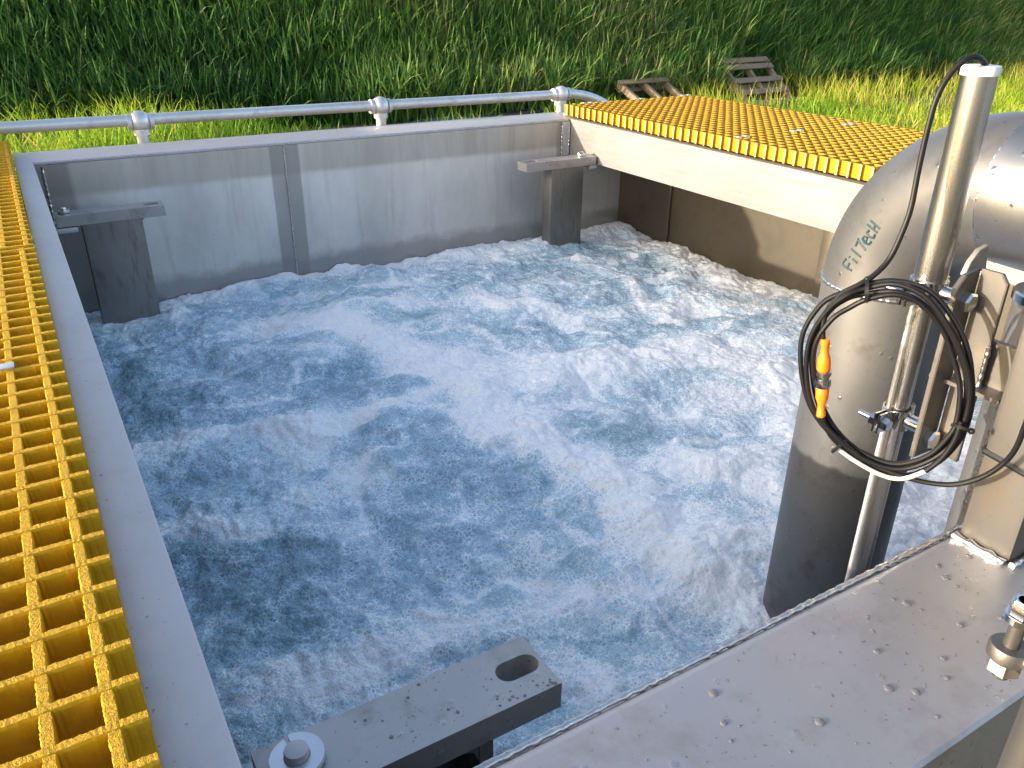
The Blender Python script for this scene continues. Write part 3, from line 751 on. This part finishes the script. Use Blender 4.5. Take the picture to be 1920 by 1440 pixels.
# shelf lugs welded to the walls that carry the arms
tag(MB().box((.05, 5.505, -.36), (.235, 5.63, -.325), .012).build('support_lug', M['flange']), 'flat steel lug on the left wall under the rear left bracket arm', 'lug')
tag(MB().prism([(3.995+.06, 5.50), (4.13, 5.50), (4.13, 5.62), (3.995+.06, 5.62)], 2, -.345, -.315, .008).build('support_lug', M['flange']), 'flat steel lug on the beam under the rear right bracket arm', 'lug')

# ================================================================== BIG PIPE
PA, PD, PZB, PR_, PPSI, PRAD = .993, 2.50, .242, .331, R_(185.3), .1766
ax_, ay_ = PD*math.sin(PA), PD*math.cos(PA)
e_ = Vector((math.sin(PPSI), math.cos(PPSI), 0)); up = Vector((0, 0, 1))
pipe = empty('steel_pipe', 'large stainless pipe rising from the water and bending in an elbow towards the camera', 'pipe')
MB().tube([(ax_, ay_, z) for z in np.linspace(-2.2, PZB, 12)], PRAD, 72).build('riser', M['pipe'], pipe)
C0 = Vector((ax_, ay_, PZB))+PR_*e_
el_pts = [C0-PR_*math.cos(t)*e_+PR_*math.sin(t)*up for t in np.linspace(0, math.pi/2, 33)]
mbx = MB().tube(el_pts, PRAD+.0012, 72)
for v in mbx.bm.verts: pass
ELB = mbx.build('elbow', M['elbow'], pipe)
el_end = el_pts[-1]
MB().tube([el_end, el_end+e_*1.9], PRAD+.003, 72).build('horizontal_run', M['run'], pipe)
def ring_bead(c, axis, R, r, seed, n=260, name='weld_bead', par=pipe, mat='weld'):
    rr = random.Random(seed); ax = Vector(axis).normalized(); ref = Vector((0, 0, 1)) if abs(ax.z) < .9 else Vector((1, 0, 0))
    a = ax.cross(ref).normalized(); b_ = ax.cross(a); c = Vector(c)
    P = [c+(a*math.cos(2*math.pi*k/n)+b_*math.sin(2*math.pi*k/n))*(R+rr.uniform(-.15, .15)*r) for k in range(n)]
    return MB().tube(P, [r*(1-.3*((k % 4)/4))*rr.uniform(.85, 1.1) for k in range(n)], 6, closed=True).build(name, M[mat], par, sharp=R_(80))
ring_bead((ax_, ay_, PZB), (0, 0, 1), PRAD+.001, .0075, 1)
ring_bead(el_end, e_, PRAD+.001, .003, 2)
# second pipe with printed text + socket
P2 = Vector((1.871, .8135, 0)); P2R = .082
p2 = empty('branch_pipe', 'short vertical steel pipe with printed words beside the square column', 'pipe')
P2O = MB().tube([(P2.x, P2.y, -2.2), (P2.x, P2.y, .405)], P2R, 48).build('pipe_body', M['pipe'], p2)
MB().lathe([(.066, .405), (.066, .56)], (P2.x, P2.y, 0), n=40).build('spigot', M['elbow'], p2)
MB().lathe([(.088, .395), (.088, .412), (.084, .416), (.07, .416)], (P2.x, P2.y, 0), n=40).build('socket_ring', M['chrome'], p2)

# strokes drawn on a surface
bpy.context.view_layer.update()
def bvh(o):
    me = o.data; return BVHTree.FromPolygons([v.co.copy() for v in me.vertices], [tuple(p.vertices) for p in me.polygons])
LET = {'P': [[(0, 0), (0, 1), (.5, 1), (.65, .85), (.65, .65), (.5, .5), (0, .5)]], 'R': [[(0, 0), (0, 1), (.5, 1), (.65, .85), (.65, .65), (.5, .5), (0, .5)], [(.3, .5), (.65, 0)]],
       'O': [[(.1, .1), (0, .3), (0, .7), (.15, 1), (.5, 1), (.65, .7), (.65, .3), (.5, 0), (.15, 0), (.05, .15)]], 'D': [[(0, 0), (0, 1), (.4, 1), (.65, .75), (.65, .25), (.4, 0), (0, 0)]],
       'U': [[(0, 1), (0, .2), (.15, 0), (.5, 0), (.65, .2), (.65, 1)]], 'C': [[(.65, .8), (.5, 1), (.15, 1), (0, .75), (0, .25), (.15, 0), (.5, 0), (.65, .2)]],
       'T': [[(0, 1), (.7, 1)], [(.35, 1), (.35, 0)]], 'S': [[(.65, .85), (.5, 1), (.15, 1), (0, .8), (.1, .6), (.5, .45), (.65, .25), (.5, 0), (.15, 0), (0, .15)]],
       'L': [[(0, 1), (0, 0), (.6, 0)]], ' ': [], '/': [[(0, 0), (.6, 1)]],
       # hand-drawn marker letters
       'f': [[(.05, 0), (0, .5), (.05, 1)], [(0, .95), (.3, 1.05), (.65, 1.0)], [(0, .5), (.5, .55)]], 'i': [[(.2, 0), (.25, .55)], [(.26, .8), (.28, .88)]],
       'l': [[(.15, 0), (.25, 1.1)]], 't': [[(0, .95), (.75, 1.1)], [(.55, 1.05), (.2, 0)]], 'e': [[(.05, .35), (.5, .5), (.45, .8), (.2, .8), (0, .4), (.1, .05), (.45, 0)]],
       'c': [[(.5, .7), (.2, .8), (0, .4), (.15, 0), (.5, .1)]], 'h': [[(.05, 0), (.15, 1.15)], [(.08, .45), (.5, .55)], [(.45, 0), (.6, 1.1)]]}
def write(txt, o, p0, udir, vdir, h, adv, r, mat, parent, name):
    tree = bvh(o); mb = MB(); x = 0
    for ch in txt:
        for st in LET[ch]:
            den = []
            for a, b_ in zip(st, st[1:]):
                for t in np.linspace(0, 1, 6)[:-1 if b_ != st[-1] else None]: den.append((a[0]+(b_[0]-a[0])*t, a[1]+(b_[1]-a[1])*t))
            pp = []
            for (u_, v_) in den:
                px = p0[0]+udir[0]*(x+u_*h)+vdir[0]*v_*h; py = p0[1]+udir[1]*(x+u_*h)+vdir[1]*v_*h
                hit = tree.ray_cast(CAM, ray(px, py).normalized())
                if hit[0] is not None: pp.append(hit[0]/U+hit[1]*.0002)
            pp = [q for i, q in enumerate(pp) if i == 0 or (q-pp[i-1]).length > 1e-4]
            if len(pp) > 2: mb.tube(pp, r, 6)
        x += h*adv
    ob = mb.build(name, M[mat], parent); return ob
write('filtech', ELB, (1597, 508), (.56, -.83), (-.83, -.56), 21, .68, .0034, 'ink', pipe, 'marker_writing')
write('PRODUCTS LTD', P2O, (1830, 935), (.31, -.95), (-.93, -.31), 17, 1.0, .0011, 'etch', p2, 'printed_text')

# ================================================================== SQUARE COLUMN + TUBE HOLDER
CX0, CX1, CY0, CY1 = 1.481, 1.583, .582, .688
colm = empty('square_post', 'square steel post welded upright on the front rim at the right', 'post')
MB().box((CX0, CY0, .001), (CX1, CY1, .62), .012).build('post_tube', M['column'], colm)
bead([(CX0-.006, CY1+.004, .004), (CX0-.007, CY0-.004, .004)], .0105, 11, per=.034, parent=colm, amp=.5)
bead([(CX0-.004, CY0-.008, .004), (CX1+.02, CY0-.008, .004)], .008, 12, per=.02, parent=colm, amp=.5)
MB().prism([(1.488, .300), (1.546, .300), (1.546, .398), (1.532, .398), (1.532, .308), (1.488, .308)], 1, .6905, .835, .0015).build('angle_arm', M['bracket'], colm)
bead([(1.513, .747, .31), (1.513, .747, .395)], .005, 13, per=.016, parent=colm)
# folded holder plate: narrow face with bolts, wide face towards the post
TZ0, TZ1 = .135, .531; XL, XF, YF, YR = 1.452, 1.515, .802, .748
MB().prism([(XL, TZ0), (XF, TZ0), (XF, TZ1), (XL+.02, TZ1-.006), (XL, TZ1-.028)], 1, YF, YF+.011, .0015).build('holder_plate', M['bracket'], colm)
MB().prism([(YR, TZ0), (YF-.001, TZ0), (YF-.001, TZ1+.001), (YR+.014, TZ1+.001), (YR, TZ1-.016)], 0, XF-.0005, XF+.0105, .0015).build('holder_side', M['bracket'], colm)
MB().prism([(1.50, .515), (1.57, .515), (1.556, .566), (1.53, .560), (1.51, .54)], 1, .822, .832, .001).build('gusset', M['beam'], colm)
TX, TY = 1.493, .884
for zc in (.472, .174):
    MB().lathe([(.021, 0), (.021, .012), (.016, .016)], (1.487, YF-.0005, zc), (0, -1, 0), 6, .3).build('bolt_head', M['chrome'], colm)
tub = empty('probe_tube', 'upright polished steel probe tube with white cap, clamped to the square post', 'tube')
MB().tube([(TX, TY, .455), (TX, TY, .868)], .0305, 48).build('upper_tube', M['tube'], tub)
MB().lathe([(.0325, .868), (.0325, .880), (.031, .884), (.02, .885)], (TX, TY, 0), n=40).build('end_cap', M['white'], tub)
MB().tube([(TX, TY, -1.6), (TX, TY, .46)], .0215, 40).build('lower_tube', M['tube'], tub)
MB().tube([(TX-.0215, TY+.008, -1.6), (TX-.0215, TY+.008, .45)], .0055, 16).build('side_highlight', M['galv'], tub)  # thin bright tube added for the reflection down the tube's left edge
def clamp(zc, R):
    c = MB(); bm = c.bm; t = .004; hh = .022
    # strap outline: ears left, ring, small hook right (front half and rear half)
    for s_ in (-1, 1):
        ring_ = [(-R-.040, s_*.0035), (-R-.008, s_*.0035), (-R-.002, s_*.010)]
        ring_ += [(R*math.cos(a), s_*R*math.sin(a)) for a in np.linspace(math.pi-.35, .35, 20)]
        ring_ += [(R+.003, s_*.009), (R+.011, s_*.011), (R+.016, s_*.004)]
        P_ = [Vector((TX+x, TY+y, 0)) for x, y in ring_]; prev = None; rows = []
        for i, p in enumerate(P_):
            tg = (P_[min(i+1, len(P_)-1)]-P_[max(i-1, 0)]).normalized(); nr = Vector((tg.y, -tg.x, 0))*(-s_)
            rows.append([bm.verts.new(q) for q in (Vector((p.x, p.y, zc-hh)), Vector((p.x, p.y, zc+hh)), Vector((p.x+nr.x*t, p.y+nr.y*t, zc+hh)), Vector((p.x+nr.x*t, p.y+nr.y*t, zc-hh)))])
        for A, Bq in zip(rows, rows[1:]):
            for j in range(4): bm.faces.new((A[j], A[(j+1) % 4], Bq[(j+1) % 4], Bq[j]))
        bm.faces.new(rows[0]); bm.faces.new(rows[-1][::-1])
    bmesh.ops.recalc_face_normals(bm, faces=bm.faces[:])
    o = c.build('pipe_clamp', M['chrome'], tub)
    ex = TX-R-.026
    MB().lathe([(.015, 0), (.015, .010), (.012, .013)], (ex, TY-.0085, zc), (0, -1, 0), 6).build('clamp_bolt', M['chrome'], o)
    MB().lathe([(.0065, .008), (.0065, .05), (.005, .052)], (ex, TY, zc), (0, 1, 0), 14).lathe([(.014, .0085), (.014, .020)], (ex, TY, zc), (0, 1, 0), 6).build('clamp_nut', M['chrome'], o)
    MB().lathe([(.0165, R+.003), (.0165, TY-YF-.012)], (TX, TY, zc), (0, -1, 0), 28).build('standoff', M['chrome'], o)
clamp(.470, .0315); clamp(.185, .0265)

# ================================================================== CABLE
def crv(pts, per=6, closed=False):
    P = [Vector(p) for p in pts]; n = len(P); out = []
    for i in range(n if closed else n-1):
        p0, p1, p2_, p3 = (P[(i-1) % n], P[i], P[(i+1) % n], P[(i+2) % n]) if closed else (P[max(i-1, 0)], P[i], P[i+1], P[min(i+2, n-1)])
        for k in range(per):
            t = k/per; out.append(.5*((2*p1)+(-p0+p2_)*t+(2*p0-5*p1+4*p2_-p3)*t*t+(-p0+3*p1-3*p2_+p3)*t**3))
    if not closed: out.append(P[-1])
    return out
cab = empty('coiled_cable', 'coiled black cable looped and tied in front of the probe tube', 'cable')
OUT = [(1623, 532), (1680, 527), (1740, 548), (1787, 602), (1815, 655), (1826, 720), (1820, 775), (1798, 825), (1752, 868), (1690, 890), (1620, 868), (1563, 820), (1520, 765), (1505, 700), (1508, 630), (1540, 572), (1580, 545)]
INN = [(1627, 560), (1680, 553), (1725, 574), (1766, 622), (1791, 680), (1803, 730), (1795, 785), (1780, 815), (1738, 852), (1680, 868), (1625, 853), (1580, 820), (1545, 770), (1528, 700), (1533, 645), (1560, 600), (1592, 574)]
CR = .0051
def strand(f_, dd, seed):
    rr = random.Random(seed); P = []
    for i, (o_, i_) in enumerate(zip(OUT, INN)):
        k = f_+.13*math.sin(i*1.1+seed*2.1)*(0.3 if i in (0, 6, 11) else 1)
        P.append(at(o_[0]+(i_[0]-o_[0])*k, o_[1]+(i_[1]-o_[1])*k, dd+.006*math.sin(i*.9+seed)))
    return P
for f_, dd, sd_ in ((.0, 1.60, 1), (.34, 1.588, 2), (.66, 1.60, 3), (1.0, 1.592, 4)):
    MB().tube(crv(strand(f_, dd, sd_), 7, True), CR, 10, closed=True).build('cable_turn', M['rubber'], cab)
# lead from the cap down into the coil
top_ = Vector((TX, TY, .884))
lead = [top_+Vector((.006, -.004, -.002)), at(1838, 110, 1.70), at(1815, 110, 1.68), at(1785, 135, 1.67), at(1758, 180, 1.66), at(1740, 240, 1.655), at(1722, 320, 1.65), at(1708, 390, 1.64), at(1690, 440, 1.63), at(1668, 485, 1.62), at(1640, 515, 1.605), at(1612, 533, 1.595), at(1578, 552, 1.593), at(1545, 590, 1.59)]
MB().tube(crv(lead, 8), CR*1.02, 10).build('cable_lead', M['rubber'], cab)
tail = [at(1590, 840, 1.592), at(1640, 872, 1.588), at(1690, 892, 1.586), at(1740, 905, 1.585), at(1790, 908, 1.583), at(1840, 895, 1.58), at(1880, 870, 1.575), at(1905, 840, 1.565), at(1925, 790, 1.555), at(1960, 700, 1.54)]
MB().tube(crv(tail, 8), CR, 10).build('cable_tail', M['rubber'], cab)
MB().tube(crv([at(1572, 842, 1.585), at(1600, 862, 1.583), at(1640, 885, 1.582), at(1675, 897, 1.582), at(1705, 895, 1.582), at(1738, 882, 1.584)], 6), CR*.9, 10).build('white_sleeve', M['cream'], cab)
MB().tube(crv([at(1735, 883, 1.584), at(1765, 860, 1.584), at(1790, 825, 1.585), at(1803, 790, 1.586)], 6), CR*1.05, 10).build('cable_end', M['rubber'], cab)
MB().tube(crv([at(1560, 565, 1.594), at(1545, 600, 1.59), at(1543, 640, 1.585)], 6), CR*.95, 10).build('cable_end', M['rubber'], cab)
MB().tube(crv([at(1541, 778, 1.585), at(1556, 815, 1.588), at(1585, 845, 1.59)], 6), CR*.95, 10).build('cable_end', M['rubber'], cab)
def zip_tie(px, py, d, tang, wide, label=None):
    c = at(px, py, d); t = (at(px+tang[0], py+tang[1], d)-at(px-tang[0], py-tang[1], d)).normalized()
    vd = (c-Vector((0, 0, 1))).normalized(); s_ = t.cross(vd).normalized()
    P = [c+s_*math.cos(a)*wide+vd*math.sin(a)*.014 for a in np.linspace(0, 2*math.pi, 25)[:-1]]
    mb = MB(); bm = mb.bm; rows = []
    for i, p in enumerate(P):
        o_ = (p-c).normalized(); rows.append([bm.verts.new(p+t*a+o_*b_) for a, b_ in ((-.0035, 0), (.0035, 0), (.0035, .002), (-.0035, .002))])
    for i in range(24):
        A, Bq = rows[i], rows[(i+1) % 24]
        for j in range(4): bm.faces.new((A[j], A[(j+1) % 4], Bq[(j+1) % 4], Bq[j]))
    bmesh.ops.recalc_face_normals(bm, faces=bm.faces[:])
    o = mb.build('cable_tie', M['tie'], cab)
    h = c+s_*(wide+.002)
    MB().sphere(h, .0065, 10, 8, (1, 1, 1)).build('tie_head', M['tie'], o)
zip_tie(1625, 546, 1.594, (20, 0), .020)
zip_tie(1802, 802, 1.59, (-8, 20), .016)
zip_tie(1572, 838, 1.59, (16, 16), .016)
# orange plug and socket
pc0, pc1 = at(1548, 636, 1.583), at(1539, 781, 1.583); axp = (pc1-pc0); Lp = axp.length; plug = []
cc = empty('cable_connector', 'orange screw connector joining the two ends of the coiled black cable', 'connector')
def fr_(pr_): return [(a, h*Lp) for a, h in pr_]
MB().lathe(fr_([(.0075, 0), (.0088, .01), (.0088, .07), (.0072, .085), (.0078, .17), (.0125, .25), (.0130, .37), (.0118, .395)]), pc0, axp, 24).build('plug_boot', M['orange'], cc)
MB().lathe(fr_([(.0118, .615), (.0130, .63), (.0122, .75), (.0078, .83), (.0072, .915), (.0088, .93), (.0088, .99), (.0075, 1.0)]), pc0, axp, 24).build('socket_boot', M['orange'], cc)
MB().lathe(fr_([(.0118, .398), (.0148, .41), (.0150, .45), (.0120, .46), (.0120, .50), (.0148, .505), (.0152, .53), (.0152, .585), (.0125, .612)]), pc0, axp, 18).build('screw_ring', M['nickel'], cc)
# tie and cable on the column
ct = MB(); mrg = .006
loop = []
for a in np.linspace(0, 2*math.pi, 40)[:-1]:
    x = math.cos(a); y = math.sin(a); k = 1/max(abs(x), abs(y))*.94 if True else 1; k = min(k, 1.28)
    loop.append(((CX0+CX1)/2+x*k*(.051+mrg), (CY0+CY1)/2+y*k*(.053+mrg), .2-.0*x+.12*(y*.06)))
ct.tube(loop, .006, 6, closed=True); tie2 = ct.build('cable_tie', M['tie']); tag(tie2, 'black plastic tie strapped round the square steel post', 'cable tie')

# ================================================================== ROD AND CLAMP AT LOWER RIGHT
RX, RYY = .872, .250
rod = empty('clamp_rod', 'steel rod with pipe clamp and bolt at the lower right corner', 'rod')
MB().tube([(RX, RYY, -1.5), (RX, RYY, .36)], .030, 32).build('rod_tube', M['bracket'], rod)
MB().lathe([(.036, .30), (.038, .303), (.038, .327), (.036, .33)], (RX, RYY, 0), n=36).build('clamp_band', M['chrome'], rod)
ex, ey = .846, .303
MB().lathe([(.020, .318), (.022, .3205), (.022, .333), (.020, .336)], (ex, ey, 0), n=28).build('clamp_ear', M['bracket'], rod)
MB().lathe([(.0085, .29), (.0085, .40)], (ex, ey, 0), n=18).build('clamp_screw', M['bracket'], rod)
MB().lathe([(.0185, .300), (.0185, .317)], (ex, ey, 0), n=6).build('hex_nut', M['chrome'], rod)
MB().lathe([(.0165, .372), (.0165, .380)], (ex, ey, 0), n=24).lathe([(.0145, .381), (.0145, .396), (.012, .400)], (ex, ey, 0), n=6).build('bolt_head', M['chrome'], rod)

# ================================================================== WATER DROPS ON THE STEEL
def drop_mat():
    mt, n, b = newmat('water_drop'); b.inputs['Base Color'].default_value = (.42, .42, .44, 1); b.inputs['Roughness'].default_value = .03
    b.inputs['IOR'].default_value = 1.33; b.inputs['Transmission Weight'].default_value = .8; b.inputs['Metallic'].default_value = 0.0; return mt
M['drop'] = drop_mat()
rs = np.random.RandomState(12)
nd = 420; X = .35+rs.rand(nd)*1.9; Y = .40+rs.rand(nd)*.28
kp = rs.rand(nd) < np.clip(.25+(X-.6)*.75, .15, 1); kp &= ~((X > CX0-.03) & (X < CX1+.03) & (Y > CY0-.03))
X, Y = X[kp], Y[kp]; Rr = .0016+.0075*rs.rand(len(X))**4
o = scatter_domes('water_drops', np.stack([X*U, Y*U, np.full(len(X), .00012)], 1), Rr*U, M['drop'], .38, segs=12, rings_=4)
o.parent = tank; tag(o, kind='stuff')
nd = 60; X = .30+rs.rand(nd)*.39; Y = .97+rs.rand(nd)*.135
kp = ~((X > .59) & (Y > 1.0)); X, Y = X[kp], Y[kp]
X = np.concatenate([X, .56+.14*rs.rand(30)]); Y = np.concatenate([Y, .967+.03*rs.rand(30)])
o = scatter_domes('water_drops', np.stack([X*U, Y*U, np.full(len(X), -.24*U+.0001)], 1), (.001+.004*rs.rand(len(X))**3)*U, M['drop'], .4, segs=10, rings_=3)
o.parent = bpy.data.objects['guide_bracket.002']; tag(o, kind='stuff')
# splash droplets at the right rear post
q = wp(1045, 450); rs = np.random.RandomState(4); n_ = 46
P = np.stack([q[0]+rs.normal(0, .05, n_), q[1]-.05+rs.normal(0, .03, n_), WZ+.05+np.abs(rs.normal(0, .09, n_))], 1)*U
o = scatter_domes('splash_drops', P, .001+.0035*rs.rand(n_)**2, M['bubble'], 1.0, segs=10, rings_=6, full=True)
tag(o, 'small drops thrown up where water hits the right rear post', 'splash', kind='stuff')

# ================================================================== ADDED OFF-FRAME HOUSING (made up to cast the shadow on the recess wall)
hb = empty('shadow_caster_housing', 'added grey housing out of view left of the tank, shaped to cast the recess shadow', 'housing')
MB().prism([(5.44, -.05), (5.44, .36), (5.72, .655), (5.68, .665), (5.83, .86), (7.5, .86), (7.5, -.05)], 0, -2.6, -2.0, .004).build('caster_body', M['flange'], hb)
for yy in (5.55, 7.4):
    for xx in (-2.55, -2.06): MB().box((xx-.03, yy-.03, -2.4), (xx+.03, yy+.03, -.052)).build('leg', M['galv'], hb)
